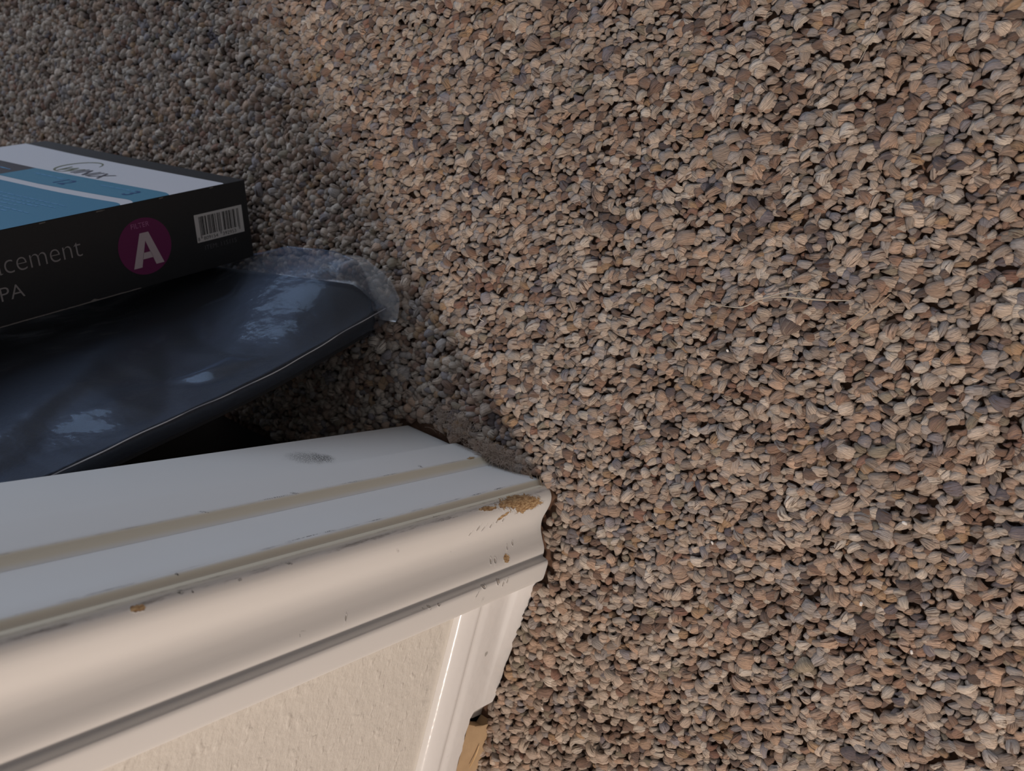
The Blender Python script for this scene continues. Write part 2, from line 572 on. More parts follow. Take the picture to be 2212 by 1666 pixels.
def make_points(sp_u, sp_v, x_lo, x_hi, y_lo, y_hi, keep, jit=0.33):
    """rows of tufts run along a direction 12 degrees off Y"""
    ang = math.radians(80)
    cu, su = math.cos(ang), math.sin(ang)
    ext = 2.2
    nu_, nv_ = int(ext / sp_u), int(ext / sp_v)
    I, J = np.meshgrid(np.arange(-nu_ // 2, nu_ // 2), np.arange(-nv_ // 2, nv_ // 2))
    U = (I + 0.5 * (J % 2)) * sp_u
    Vv = J * sp_v
    U = U + rng.uniform(-jit, jit, U.shape) * sp_u
    Vv = Vv + rng.uniform(-jit, jit, U.shape) * sp_v
    X = cu * U - su * Vv
    Y = su * U + cu * Vv - 0.6
    X, Y = X.ravel(), Y.ravel()
    k = (X > x_lo) & (X < x_hi) & (Y > y_lo) & (Y < y_hi)
    X, Y = X[k], Y[k]
    k = keep(X, Y)
    return X[k], Y[k]


VIEW = [(-.07, -1.01), (-.165, -.07), (.03, .03), (.23, .065), (.44, -.25), (.235, -.25), (.178, -.262), (.178, -.38), (.30, -.385), (.30, -.60), (.16, -1.02)]


def blocked(X, Y):
    b = (X > .1838) & (Y < -.2490) & (Y > -.376) & (X < .2240)
    b |= (X > .1800) & (Y < -.2640) & (Y > -.334)
    b |= (X > .2225) & (Y < -.2395) & (X < .2430) & (Y > -.376)
    b |= (X > .2420) & (Y < -.2452 - (X - .2418) * .085) & (Y > -.3755) & (X < .335)
    b |= (X > .334) & (Y < -.2545) & (Y > -.38) & ~((X < .3425) & (Y > -.2575))
    b |= (X > .2385) & (Y < -.378)
    return b


def build_loops(X, Y, nu, nv, big=1.0):
    n = len(X)
    u = np.linspace(-1, 1, nu)
    v_ = np.linspace(-1, 1, nv)
    Ug, Vg = np.meshgrid(u, v_, indexing='ij')
    Ug, Vg = Ug.ravel()[None, :], Vg.ravel()[None, :]
    r = lambda lo, hi: rng.uniform(lo, hi, (n, 1))
    size = np.clip(rng.normal(0.86, 0.16, (n, 1)), 0.5, 1.3) * big
    L = 0.0040 * size * r(0.70, 1.3)
    Wd = 0.0027 * size * r(0.70, 1.35)
    H = 0.0040 * size * r(0.75, 1.2)
    T_ = 0.0016 * size
    a = Ug * math.radians(112)
    bend = r(-0.5, 0.5)
    phi = Vg * math.radians(118)
    along = L * np.sin(a)
    up = H * np.cos(a)
    wprof = Wd * (1 - r(0.25, 0.75) * np.abs(Ug) ** 2.0) * (1 + r(-.10, .65) * Ug)
    ply = 1 + 0.10 * np.sin(phi * r(2.5, 4.5) + Ug * r(-2.5, 2.5) + r(0, 6.3)) + 0.05 * np.sin(phi * 7 + Ug * r(-4, 4) + r(0, 6.3))
    tl = np.sqrt((L * np.cos(a)) ** 2 + (H * np.sin(a)) ** 2) + 1e-9
    n_al, n_up = H * np.sin(a) / tl, L * np.cos(a) / tl
    rad = T_ * (np.cos(phi) * ply - 0.9)
    lat = wprof * np.sin(phi) * ply + bend * L * 0.35 * (1 - Ug ** 2)
    lx = along + n_al * rad
    ly = lat
    lz = up + n_up * rad
    # random lean
    ro = r(-0.6, 0.6)
    ly, lz = ly * np.cos(ro) - lz * np.sin(ro), ly * np.sin(ro) + lz * np.cos(ro)
    pi_ = r(-0.35, 0.85)
    lx, lz = lx * np.cos(pi_) + lz * np.sin(pi_), -lx * np.sin(pi_) + lz * np.cos(pi_)
    yaw = math.radians(104) + rng.normal(0, 0.42, (n, 1))
    flip = rng.random((n, 1)) < 0.10
    yaw = yaw + flip * r(0.8, 1.6)
    wx = lx * np.cos(yaw) - ly * np.sin(yaw)
    wy = lx * np.sin(yaw) + ly * np.cos(yaw)
    zb_ = -0.0044 + r(-0.0007, 0.0007)
    PX, PY, PZ = X[:, None] + wx, Y[:, None] + wy, np.maximum(zb_ + lz, FZ + 0.0002)
    co = np.stack([PX, PY, PZ], -1).reshape(-1, 3)
    # colours: yarn is space dyed, so colour comes in short runs plus strays
    q = 0.011
    gx = np.floor((X + 0.004 * np.sin(Y * 300)) / q).astype(np.int64)
    gy = np.floor((Y + 0.004 * np.sin(X * 270)) / (q * 1.2)).astype(np.int64)
    hsh = ((gx * 73856093) ^ (gy * 19349663)) & 0xffff
    cdf = np.cumsum(PW)
    ci = np.searchsorted(cdf, (hsh * 0.6180339887) % 1.0)
    ri = rng.choice(len(PW), n, p=PW)
    use = rng.random(n) < 0.40
    i1 = np.clip(np.where(use, ci, ri), 0, len(PW) - 1)
    i2 = rng.choice(len(PW), n, p=PW)
    c1 = (0.74 * PLIN[i1] + 0.26 * np.array([0.385, 0.29, 0.24])) * rng.uniform(1.08, 1.64, (n, 1))
    brown = np.array([0.105, 0.056, 0.038])
    kb = (rng.random((n, 1)) < 0.62) * rng.uniform(0.45, 1.0, (n, 1))
    c2 = 0.5 * PLIN[i2] + 0.5 * c1
    c2 = c2 * (1 - kb) + brown * kb
    m = nu * nv
    C1 = np.repeat(np.concatenate([c1, np.ones((n, 1))], 1), m, 0)
    C2 = np.repeat(np.concatenate([c2, np.ones((n, 1))], 1), m, 0)
    st = np.stack([np.broadcast_to(Ug, (n, m)), np.broadcast_to(Vg + 0.30 * Ug * r(-1, 1) + 0.22 * np.abs(Ug) ** 2 * r(-1, 1), (n, m)), np.broadcast_to(r(0, 60), (n, m))], -1).reshape(-1, 3)
    ii, jj = np.meshgrid(np.arange(nu - 1), np.arange(nv - 1), indexing='ij')
    b0 = (ii * nv + jj).ravel()
    quad = np.stack([b0, b0 + nv, b0 + nv + 1, b0 + 1], -1)
    faces = (quad[None] + (np.arange(n) * m)[:, None, None]).reshape(-1, 4)
    return co, faces, C1, C2, st


Xa, Ya = make_points(0.0045, 0.0035, -.3, .5, -1.1, .12, lambda x, y: in_poly(x, y, VIEW) & ~blocked(x, y))
NEAR = [(-.19, -1.16), (-.30, -.02), (-.02, .15), (.27, .19), (.60, -.22), (.60, -.255), (.17, -.255), (.17, -.40), (.44, -.40), (.44, -.74), (.27, -1.16)]
solid = lambda x, y: (x > .18) & (y < -.255) & (y > -.40)
Xb, Yb = make_points(0.0048, 0.0038, -.35, .65, -1.2, .22, lambda x, y: in_poly(x, y, NEAR) & ~in_poly(x, y, VIEW) & ~blocked(x, y) & ~solid(x, y))
Xc, Yc = make_points(0.0072, 0.0060, -.55, .70, -1.50, .34, lambda x, y: ~in_poly(x, y, NEAR) & ~in_poly(x, y, VIEW) & ~blocked(x, y) & ~solid(x, y))
A = build_loops(Xa, Ya, 8, 7)
B = build_loops(Xb, Yb, 5, 4, 1.06)
B2 = build_loops(Xc, Yc, 4, 4, 1.5)
co = np.concatenate([A[0], B[0], B2[0]])
fc = np.concatenate([A[1], B[1] + len(A[0]), B2[1] + len(A[0]) + len(B[0])])
me = bpy.data.meshes.new('carpet_pile')
me.vertices.add(len(co))
me.vertices.foreach_set('co', co.astype(np.float32).ravel())
me.loops.add(len(fc) * 4)
me.loops.foreach_set('vertex_index', fc.astype(np.int32).ravel())
me.polygons.add(len(fc))
me.polygons.foreach_set('loop_start', np.arange(0, len(fc) * 4, 4, dtype=np.int32))
me.polygons.foreach_set('use_smooth', np.ones(len(fc), bool))
me.update(calc_edges=True)
for nm, arr in (('yarn', np.concatenate([A[2], B[2], B2[2]])), ('yarn2', np.concatenate([A[3], B[3], B2[3]]))):
    at = me.attributes.new(nm, 'FLOAT_COLOR', 'POINT')
    at.data.foreach_set('color', arr.astype(np.float32).ravel())
at = me.attributes.new('strand', 'FLOAT_VECTOR', 'POINT')
at.data.foreach_set('vector', np.concatenate([A[4], B[4], B2[4]]).astype(np.float32).ravel())
cm = NT('carpet_yarn')
sv = cm.sep(cm.attr('strand', 'Vector'))
fib = cm.noise(cm.comb(cm.math('MULTIPLY', sv[0], 0.9), cm.math('MULTIPLY', sv[1], 5.0), sv[2]), 1.0, 4.0, 0.65)
fine = cm.noise(cm.comb(cm.math('MULTIPLY', sv[0], 1.6), cm.math('MULTIPLY', sv[1], 22.0), sv[2]), 1.0, 2.0, 0.6)
yc = cm.mix(cm.ramp(fib, 0.53, 0.62), cm.attr('yarn', 'Color'), cm.attr('yarn2', 'Color'))
yc = cm.mix(cm.math('MULTIPLY', cm.ramp(fine, 0.55, 0.34), 0.50), yc, cm.mix(0.5, (0.03, 0.018, 0.012, 1), yc))
cm.set(Base_Color=yc, Roughness=0.85)
cm.bsdf.inputs['Specular IOR Level'].default_value = 0.15
cm.bsdf.inputs['Sheen Weight'].default_value = 0.15
cm.bsdf.inputs['Sheen Roughness'].default_value = 0.5
cm.link(cm.bump(cm.math('ADD', fib, cm.math('MULTIPLY', fine, 0.8)), 0.0014), cm.bsdf.inputs['Normal'])
me.materials.append(cm.mat)
pile = bpy.data.objects.new('carpet_pile', me)
COL.objects.link(pile)
tag(pile, 'multicoloured beige and brown looped carpet pile covering the floor', 'carpet', kind='stuff')
print('loops', len(Xa), len(Xb), len(Xc), 'quads', len(fc))

# ================================================================== FILTER BOX
BW = Vector((0.07996548, -0.9960649, -0.03821303))
BA = Vector((0.29692144, -0.0127933, 0.95481621))
BT = Vector((-0.95154778, -0.0876986, 0.29473))
TH, BWID, BH = 0.0575, 0.2836, 0.43
fb = empty('filter_box')
mw = Matrix((BT, BW, BA)).transposed().to_4x4()
mw.translation = Vector((0.11083286, -0.54191757, 0.008))
fb.matrix_world = mw
tag(fb, 'dark charcoal filter carton with white and blue printed side, leaning on the bagged filter', 'box')
carton = NT('carton_print')
cn = carton.noise(carton.pos(), 500, 3)
carton.set(Base_Color=carton.mix(cn, (0.017, 0.0175, 0.0185, 1), (0.025, 0.0255, 0.027, 1)), Roughness=0.50)
carton.link(carton.bump(carton.noise(carton.pos(), 35, 2), 0.0006), carton.bsdf.inputs['Normal'])

import bmesh
bm = bmesh.new()
nx, ny, nz = 4, 10, 14
bmesh.ops.create_cube(bm, size=1.0)
for vtx in bm.verts:
    vtx.co = Vector(((vtx.co.x + .5) * TH, (vtx.co.y + .5) * BWID, (vtx.co.z + .5) * BH))
bmesh.ops.bevel(bm, geom=list(bm.edges), offset=0.0007, segments=2, affect='EDGES', profile=0.6)
me = bpy.data.meshes.new('carton')
bm.to_mesh(me); bm.free()
me.materials.append(carton.mat)
me.polygons.foreach_set('use_smooth', [True] * len(me.polygons))
me.set_sharp_from_angle(angle=math.radians(40))
body = bpy.data.objects.new('carton', me)
COL.objects.link(body)
body.parent = fb


def thin_pt(p, v_, off=0.00012):      # near narrow face: p up from its bottom, v across
    return Vector((v_, -off, p))


def big_pt(p, q, off=0.00012):        # broad face: p up, q towards the far edge
    return Vector((TH + off, q, p))


def ink(name, color, rough=0.4):
    return simple_mat(name, color, rough, 0.5, 700, 0.05)


def poly_obj(name, pts, mat, parent=fb):
    me = bpy.data.meshes.new(name)
    b = bmesh.new()
    b.faces.new([b.verts.new(p) for p in pts])
    bmesh.ops.triangulate(b, faces=b.faces)
    b.to_mesh(me); b.free()
    me.materials.append(mat)
    o = bpy.data.objects.new(name, me)
    COL.objects.link(o)
    o.parent = parent
    return o


def text_obj(name, s, size, place, mat, parent=fb, align='LEFT', offset=0.0, shear=0.0, sx=1.0, spacing=1.0):
    cu = bpy.data.curves.new('tmp_text', 'FONT')
    cu.body = s
    cu.size = size
    cu.align_x = align
    cu.offset = offset
    cu.shear = shear
    cu.space_character = spacing
    to = bpy.data.objects.new('tmp_text', cu)
    COL.objects.link(to)
    dg = bpy.context.evaluated_depsgraph_get()
    me = bpy.data.meshes.new_from_object(to.evaluated_get(dg))
    bpy.data.objects.remove(to)
    bpy.data.curves.remove(cu)
    for vv in me.vertices:
        vv.co = place(vv.co.x * sx, vv.co.y)
    me.name = name
    me.materials.clear()
    me.materials.append(mat)
    o = bpy.data.objects.new(name, me)
    COL.objects.link(o)
    o.parent = parent
    return o


white_ink = ink('white_ink', (0.66, 0.65, 0.68, 1), 0.35)
blue_ink = ink('blue_ink', srgb(72, 132, 162), 0.35)
blue_ink2 = ink('blue_ink_light', srgb(76, 134, 160), 0.35)
grey_ink = ink('grey_ink', (0.055, 0.052, 0.062, 1))
dark_ink = ink('dark_ink', (0.03, 0.03, 0.04, 1))
navy_ink = ink('navy_ink', srgb(34, 76, 122))
pale_ink = ink('pale_blue_ink', srgb(96, 150, 190))
label_ink = ink('label_white', (0.62, 0.59, 0.56, 1), 0.5)
grey_txt = ink('grey_lettering', (0.30, 0.275, 0.265, 1), 0.5)
dim_txt = ink('dim_lettering', (0.13, 0.125, 0.128, 1), 0.5)
purple = ink('purple_ink', srgb(112, 30, 84), 0.45)
purple_txt = ink('purple_lettering', srgb(190, 120, 165), 0.45)
A_ink = ink('pink_white_ink', (0.58, 0.47, 0.49, 1), 0.45)

# broad face: white field over dark carton, blue bands with curved edges
def crv(pairs, q):
    qs = [a for a, _ in pairs]; ps = [b for _, b in pairs]
    return float(np.interp(q, qs, ps))


EDGE = [(0.0, .0180), (.003, .0166), (.05, .0180), (.13, .0200), (.20, .0205), (.2836, .0185)]
B1 = [(0.0, .0620), (.003, .0604), (.008, .0590), (.0145, .0590), (.053, .0618), (.106, .0655), (.171, .0690), (.228, .0700), (.2836, .0705)]
B2 = [(0.0, .0890), (.003, .0874), (.008, .0862), (.012, .0862), (.024, .0880), (.064, .0925), (.108, .0965), (.164, .0985), (.2836, .1000)]
B3 = [(0.0, .0980), (.003, .0964), (.007, .0954), (.0105, .0954), (.036, .0990), (.079, .1030), (.148, .1060), (.2836, .1080)]
QS = [0.0002, .0015, .003, .005, .008, .012, .018, .025, .04, .055, .07, .09, .11, .13, .15, .167]
QF = QS + [.19, .21, .23, .25, .2835]


def band(name, lo, hi, qs, mat, off):
    V, F = [], []
    for q in qs:
        V.append(big_pt(lo(q), q, off)); V.append(big_pt(hi(q), q, off))
    for i in range(len(qs) - 1):
        F.append((2 * i, 2 * i + 1, 2 * i + 3, 2 * i + 2))
    return link_mesh(name, V, F, mat, fb)


o = band('white_panel', lambda q: crv(EDGE, q), lambda q: .4295, QF, white_ink, .00010)
tag(o, 'white printed field of the broad side')
o = band('blue_band', lambda q: crv(B1, q), lambda q: crv(B2, q), QS, blue_ink2, .00018)
tag(o, 'narrow blue band with small lettering')
o = band('grey_band', lambda q: crv(B1, q), lambda q: crv(B2, q), [.167, .19, .21, .23, .25, .2835], grey_ink, .00018)
tag(o, 'dark grey end of the narrow band')
o = band('blue_panel', lambda q: crv(B3, q), lambda q: .36, QF, blue_ink, .00018)
tag(o, 'broad blue panel with lines of fine print')


def place_big(p0, q0, off=.00030):      # lettering on the broad side reads towards the near edge
    return lambda x, y: big_pt(p0 - y, q0 - x, off)


logo_grey = ink('logo_grey', (0.085, 0.082, 0.10, 1))
logo_green = ink('logo_olive', srgb(112, 116, 92))
o = text_obj('logo_letter', 'W', 0.0195, place_big(.0630, .1515), logo_green, shear=0.2, sx=1.0, offset=.0002)
o = text_obj('logo_lettering', 'INIX', 0.0195, place_big(.0615, .1310), logo_grey, shear=0.2, sx=1.05, spacing=1.0, offset=.0002)
# oval swoosh round the W
V, F = [], []
N = 40
for k in range(N + 1):
    t = math.radians(30 + 265 * k / N)
    wdt = 0.0003 + 0.0009 * math.sin(math.pi * k / N)
    for d in (-wdt, wdt):
        ex, ey = (0.0158 + d) * math.cos(t), (0.0178 + d) * math.sin(t)
        V.append(big_pt(.0470 - ey, .1430 - ex, .00030))
for k in range(N):
    F.append((2 * k, 2 * k + 1, 2 * k + 3, 2 * k + 2))
link_mesh('logo_oval', V, F, logo_green, fb)
text_obj('printed_number', '12', 0.0175, place_big(.0880, .1080), navy_ink, offset=0.0003)
text_obj('printed_number', '3', 0.0175, place_big(.0800, .0300), navy_ink, offset=0.0003)


def word_bars(name, rows, mat, thick=0.0011):
    V, F = [], []
    rr = random.Random(5)
    for (p, qa, qb, dp) in rows:
        q = qa
        while q > qb:
            w = min(rr.uniform(.003, .009), q - qb + 1e-4)
            h_ = thick * rr.uniform(.8, 1.15)
            i = len(V)
            k0 = (qa - q) / max(1e-6, qa - qb); k1 = (qa - q + w) / max(1e-6, qa - qb)
            V += [big_pt(p + dp * k0, q, .0003), big_pt(p + dp * k1, q - w, .0003), big_pt(p + dp * k1 - h_, q - w, .0003), big_pt(p + dp * k0 - h_, q, .0003)]
            F.append((i, i + 1, i + 2, i + 3))
            q -= w + .0012
    o = link_mesh(name, V, F, mat, fb)
    o['kind'] = 'stuff'
    return o


word_bars('fine_print', [(.0795, .148, .109, -.001), (.0735, .067, .0285, -.003)], pale_ink, .0016)
word_bars('fine_print', [(.1275, .125, .025, -.006), (.1335, .125, .027, -.006), (.1390, .125, .040, -.006), (.1445, .125, .055, -.005), (.1500, .125, .027, -.005), (.1555, .125, .045, -.005)], pale_ink, .0013)
word_bars('fine_print', [(.0840, .21, .178, -.0)], pale_ink, .0016)

# narrow face
def place_thin(p0, v0, off=.00022):
    return lambda x, y: thin_pt(p0 - x, v0 + y, off)


lab = poly_obj('barcode_label', [thin_pt(.0458, .0206), thin_pt(.0056, .0206), thin_pt(.0056, .0404), thin_pt(.0458, .0404)], label_ink)
tag(lab, 'white barcode label')
digits = '8809154392953'
Lc = ['0001101', '0011001', '0010011', '0111101', '0100011', '0110001', '0101111', '0111011', '0110111', '0001011']
Gc = ['0100111', '0110011', '0011011', '0100001', '0011101', '0111001', '0000101', '0010001', '0001001', '0010111']
PARITY = ['LLLLLL', 'LLGLGG', 'LLGGLG', 'LLGGGL', 'LGLLGG', 'LGGLLG', 'LGGGLL', 'LGLGLG', 'LGLGGL', 'LGGLGL']
bits = '101'
for d, pch in zip(digits[1:7], PARITY[int(digits[0])]):
    bits += Lc[int(d)] if pch == 'L' else Gc[int(d)]
bits += '01010'
for d in digits[7:]:
    bits += ''.join('1' if c == '0' else '0' for c in Lc[int(d)])
bits += '101'
V, F = [], []
modw = 0.0335 / 95
guard = set(list(range(3)) + list(range(45, 50)) + list(range(92, 95)))
for i, c in enumerate(bits):
    if c == '1':
        pa = .0424 - i * modw
        pb = pa - modw
        vb = .0232 if i in guard else .0252
        k = len(V)
        V += [thin_pt(pa, vb, .0002), thin_pt(pb, vb, .0002), thin_pt(pb, .0386, .0002), thin_pt(pa, .0386, .0002)]
        F.append((k, k + 1, k + 2, k + 3))
bars = link_mesh('barcode_bars', V, F, ink('bar_ink', (0.02, 0.017, 0.016, 1)), lab)
bars['kind'] = 'stuff'
bar_txt = ink('bar_digits', (0.06, 0.055, 0.05, 1))
text_obj('barcode_digits', '8', 0.0036, place_thin(.0452, .0217), bar_txt, lab)
text_obj('barcode_digits', '809154', 0.0036, place_thin(.0404, .0217), bar_txt, lab, sx=1.12)
text_obj('barcode_digits', '392953', 0.0036, place_thin(.0246, .0217), bar_txt, lab, sx=1.12)
text_obj('item_lettering', 'ITEM: 115115', 0.0047, place_thin(.0408, .0145), dim_txt, sx=1.0, offset=-0.00006, spacing=1.04)

N = 48
circ = poly_obj('purple_disc', [thin_pt(.0857 - .0196 * math.cos(2 * math.pi * k / N), .0275 + .0192 * math.sin(2 * math.pi * k / N), .00015) for k in range(N)], purple)
tag(circ, 'purple disc marked filter A')
text_obj('filter_lettering', 'FILTER', 0.0048, place_thin(.0940, .0405, .0003), purple_txt, circ, sx=0.98, offset=-0.00004)
# heavy capital A
def letter_A(p0, p1, v0, v1, t, cross):
    """outline drawn as two polygons of strokes, apex centred"""
    cx, hw = (p0 + p1) / 2, (p0 - p1) / 2
    top = t * 0.62
    outer_l = [(cx + hw, v0), (cx + top, v1), (cx - 0, v1), (cx + 0.0, v1 - t * 1.05), (cx + hw - t * 1.18, v0)]
    outer_r = [(cx - hw, v0), (cx - top, v1), (cx + 0, v1), (cx + 0.0, v1 - t * 1.05), (cx - hw + t * 1.18, v0)]
    h = v1 - v0
    def inner(vv):
        k = (vv - v0) / (h - t * 1.05)
        return (hw - t * 1.18) * (1 - k)
    a, b = v0 + cross, v0 + cross + t * 0.82
    bar = [(cx + inner(a) + .0004, a), (cx - inner(a) - .0004, a), (cx - inner(b) - .0004, b), (cx + inner(b) + .0004, b)]
    return [outer_l, outer_r, bar]


V, F = [], []
for poly in letter_A(.0966, .0737, .0139, .0368, .0052, .0052):
    k = len(V)
    V += [thin_pt(p, v_, .0003) for (p, v_) in poly]
    F.append(tuple(range(k, k + len(poly))))
o = link_mesh('letter', V, F, A_ink, circ)
tag(o, 'bold pale letter A')
text_obj('side_lettering', 'Replacement', 0.0185, place_thin(.1288, .0312), grey_txt, align='RIGHT', offset=-0.00030, sx=0.90)
text_obj('side_lettering', 'True HEPA', 0.0125, place_thin(.1694, .0154), grey_txt, align='RIGHT', offset=-0.0001, sx=1.05)
# worn pale edge along the lower long edge, a few nicks on the upper one
edge_m = simple_mat('worn_board_edge', (0.20, 0.18, 0.165, 1), 0.8, 0.2, 900, 0.3)
V, F = [], []
rr = random.Random(3)
pv = 0.092
n_e = 120
for k in range(n_e + 1):
    p = .094 + (.43 - .094) * k / n_e
    w = .0007 + .0003 * rr.random() + (.0012 if rr.random() < .05 else 0)
    V += [thin_pt(p, .0001, .0002), thin_pt(p, w, .00025)]
for k in range(n_e):
    F.append((2 * k, 2 * k + 1, 2 * k + 3, 2 * k + 2))
o = link_mesh('worn_edge', V, F, edge_m, fb)
tag(o, 'pale worn edge of the carton')
V, F = [], []
for (p, l) in ((.152, .004), (.115, .006), (.112, .003), (.232, .005), (.030, .003), (.070, .003)):
    k = len(V)
    V += [thin_pt(p, TH - .0013, .0002), thin_pt(p - l, TH - .0010, .0002), thin_pt(p - l, TH - .0003, .0002), thin_pt(p, TH - .0004, .0002)]
    F.append((k, k + 1, k + 2, k + 3))
link_mesh('edge_nicks', V, F, edge_m, fb)['kind'] = 'stuff'

# ================================================================== FILTER PANEL IN ITS PLASTIC BAG
S2 = Vector((.985, .173, 0)).normalized()
O2 = Vector((.1085, -.4103, 0))
TABZ = [0.0, .0904, .1444, .1824, .2028, .2429, .2596, .42]
TABA = [.0012, .0386, .0579, .0692, .0760, .0895, .0947, .146]


def smooth01(t):
    t = max(0.0, min(1.0, t))
    return t * t * (3 - 2 * t)


def front(z, q):
    """front surface of the panel, height z, distance q from the near edge"""
    a = float(np.interp(z, TABZ, TABA))
    a2 = float(np.interp(z + .03, TABZ, TABA)); a3 = float(np.interp(max(0, z - .03), TABZ, TABA))
    a = 0.5 * a + 0.25 * (a2 + a3 + (0.0 if z > .03 else (z - .03) * 0.414)) if z <= .38 else a
    a -= .012 * smooth01(q / .030) * max(0.0, 1 - z / .085)
    return O2 + S2 * a + W2V * q + Vector((0, 0, z))


PN = Vector((-0.9164613, -0.16096224, 0.36650123)).normalized()
foam = NT('carbon_foam')
fz = foam.noise(foam.pos(), 900, 3)
foam.set(Base_Color=foam.mix(fz, (0.006, 0.006, 0.007, 1), (0.016, 0.015, 0.015, 1)), Roughness=0.8)
foam.link(foam.bump(fz, 0.0006), foam.bsdf.inputs['Normal'])
ZL = [.002, .006, .012, .02, .03, .045, .06, .08, .1, .12, .14, .16, .18, .2, .22, .24, .26, .28, .30]
QL = [0.001, .004, .010, .018, .028, .045, .08, .12, .16, .20, .25, .29]
THK = 0.0125
V, F = [], []
nq = len(QL)
for lay in (0, 1):
    for z in ZL:
        for q in QL:
            lift = 0.020 * max(0.0, 1 - q / .020) ** 2 * max(0.0, 1 - z / .06)
            V.append(front(z + lift, q) - PN * (THK * lay + .0006))
nz_ = len(ZL)
for lay in (0, 1):
    b = lay * nz_ * nq
    for i in range(nz_ - 1):
        for j in range(nq - 1):
            F.append((b + i * nq + j, b + i * nq + j + 1, b + (i + 1) * nq + j + 1, b + (i + 1) * nq + j))
b = nz_ * nq
for i in range(nz_ - 1):
    F.append((i * nq, (i + 1) * nq, b + (i + 1) * nq, b + i * nq))
    F.append((i * nq + nq - 1, b + i * nq + nq - 1, b + (i + 1) * nq + nq - 1, (i + 1) * nq + nq - 1))
for j in range(nq - 1):
    F.append((j, b + j, b + j + 1, j + 1))
    t0 = (nz_ - 1) * nq
    F.append((t0 + j, t0 + j + 1, b + t0 + j + 1, b + t0 + j))
panel = link_mesh('air_filter', V, F, foam.mat, smooth=50)
fix_normals(panel, 50)
tag(panel, 'black foam filter panel inside the clear plastic bag', 'filter')

bag = empty('plastic_bag', (0.1085, -.4103, 0))
tag(bag, 'crumpled clear plastic bag around the black filter panel beneath the carton', 'bag')
film = NT('clear_film')
nt = film
tr = nt.n.new('ShaderNodeBsdfTransparent')
tr.inputs['Color'].default_value = (0.97, 0.97, 0.98, 1)
gl = nt.n.new('ShaderNodeBsdfGlossy')
gl.inputs['Color'].default_value = (0.66, 0.83, 1.0, 1)
gl.inputs['Roughness'].default_value = 0.11
df = nt.n.new('ShaderNodeBsdfDiffuse')
df.inputs['Color'].default_value = (0.60, 0.68, 0.82, 1)
fr = nt.n.new('ShaderNodeFresnel')
fr.inputs['IOR'].default_value = 1.62
wr = nt.noise(nt.pos(), 60, 3.0, 0.6)
wb = nt.bump(wr, 0.0007)
nt.link(wb, fr.inputs['Normal'])
nt.link(wb, gl.inputs['Normal'])
gl2 = nt.n.new('ShaderNodeBsdfGlossy')
gl2.inputs['Color'].default_value = (0.56, 0.70, 1.0, 1)
gl2.inputs['Roughness'].default_value = 0.42
nt.link(wb, gl2.inputs['Normal'])
mg = nt.n.new('ShaderNodeMixShader')
mg.inputs[0].default_value = 0.62
nt.link(gl.outputs[0], mg.inputs[1]); nt.link(gl2.outputs[0], mg.inputs[2])
m1 = nt.n.new('ShaderNodeMixShader')
nt.link(nt.math('MULTIPLY', fr.outputs[0], 0.64, clamp=True), m1.inputs[0])
nt.link(tr.outputs[0], m1.inputs[1]); nt.link(mg.outputs[0], m1.inputs[2])
m2 = nt.n.new('ShaderNodeMixShader')
m2.inputs[0].default_value = 0.030
nt.link(m1.outputs[0], m2.inputs[1]); nt.link(df.outputs[0], m2.inputs[2])
nt.link(m2.outputs[0], nt.out.inputs['Surface'])


# the film is creased into flat facets: hand-placed fold points (p, q, stand-off)
FOLD = [
    # main ridge
    (-.004, .225, .005), (.020, .200, .007), (.041, .180, .010), (.071, .149, .013), (.104, .129, .0150), (.139, .102, .0165), (.165, .086, .0165),
    (.199, .065, .0150), (.237, .050, .0110), (.270, .038, .009), (.325, .025, .007),
    # strip just below the ridge
    (.128, .092, .0120), (.155, .075, .0125), (.188, .055, .0105), (.226, .042, .0060),
    # near edge
    (-.006, -.006, .0006), (.030, -.006, .0006), (.060, -.006, .0006), (.100, -.006, .0006), (.145, -.006, .0006), (.185, -.006, .0006), (.212, -.006, .0006), (.255, -.006, .0006), (.325, -.006, .0006),
    # facets between ridge and edge
    (.122, .080, .0070), (.141, .018, .0008), (.182, .006, .0006), (.165, .060, .0075), (.192, .030, .0080), (.211, .009, .0008), (.133, .026, .0065), (.107, .037, .0025),
    (.100, .012, .0010), (.100, .075, .0040), (.250, .022, .0008), (.280, .014, .0030), (.152, .043, .0016),
    # lower bulge
    (.057, .089, .0140), (.066, .062, .0110), (.062, .030, .0080), (.040, .012, .0060), (.023, .075, .0195), (-.002, .049, .0220), (-.006, .020, .0150), (.012, .012, .0080), (.020, .045, .0185),
    (.050, .105, .0090), (.031, .104, .0185), (.012, .107, .0195), (-.006, .090, .0220), (.000, .140, .0115), (.021, .151, .0085), (.045, .128, .0100), (-.006, .160, .0065), (.078, .112, .0105),
    # upper left, lying under the carton
    (.060, .215, .0060), (.100, .185, .0125), (.114, .145, .0145), (.106, .132, .0152), (.125, .160, .0135), (.121, .148, .0150), (.110, .245, .0130), (.150, .135, .0150), (.173, .136, .0160), (.168, .092, .0163),
    (.172, .195, .0160), (.195, .150, .0135), (.230, .105, .0125), (.200, .245, .0140), (.260, .160, .0120), (.325, .090, .0080), (.325, .170, .0080), (.325, .280, .0080), (.240, .280, .0130), (.120, .280, .0120), (-.006, .280, .0040)]
from mathutils.geometry import delaunay_2d_cdt
dt = delaunay_2d_cdt([Vector((a[0], a[1])) for a in FOLD], [], [], 0, 1e-6)
DV = [(v.x, v.y, FOLD[o[0]][2]) for v, o in zip(dt[0], dt[3])]
DT = [tuple(f) for f in dt[2]]


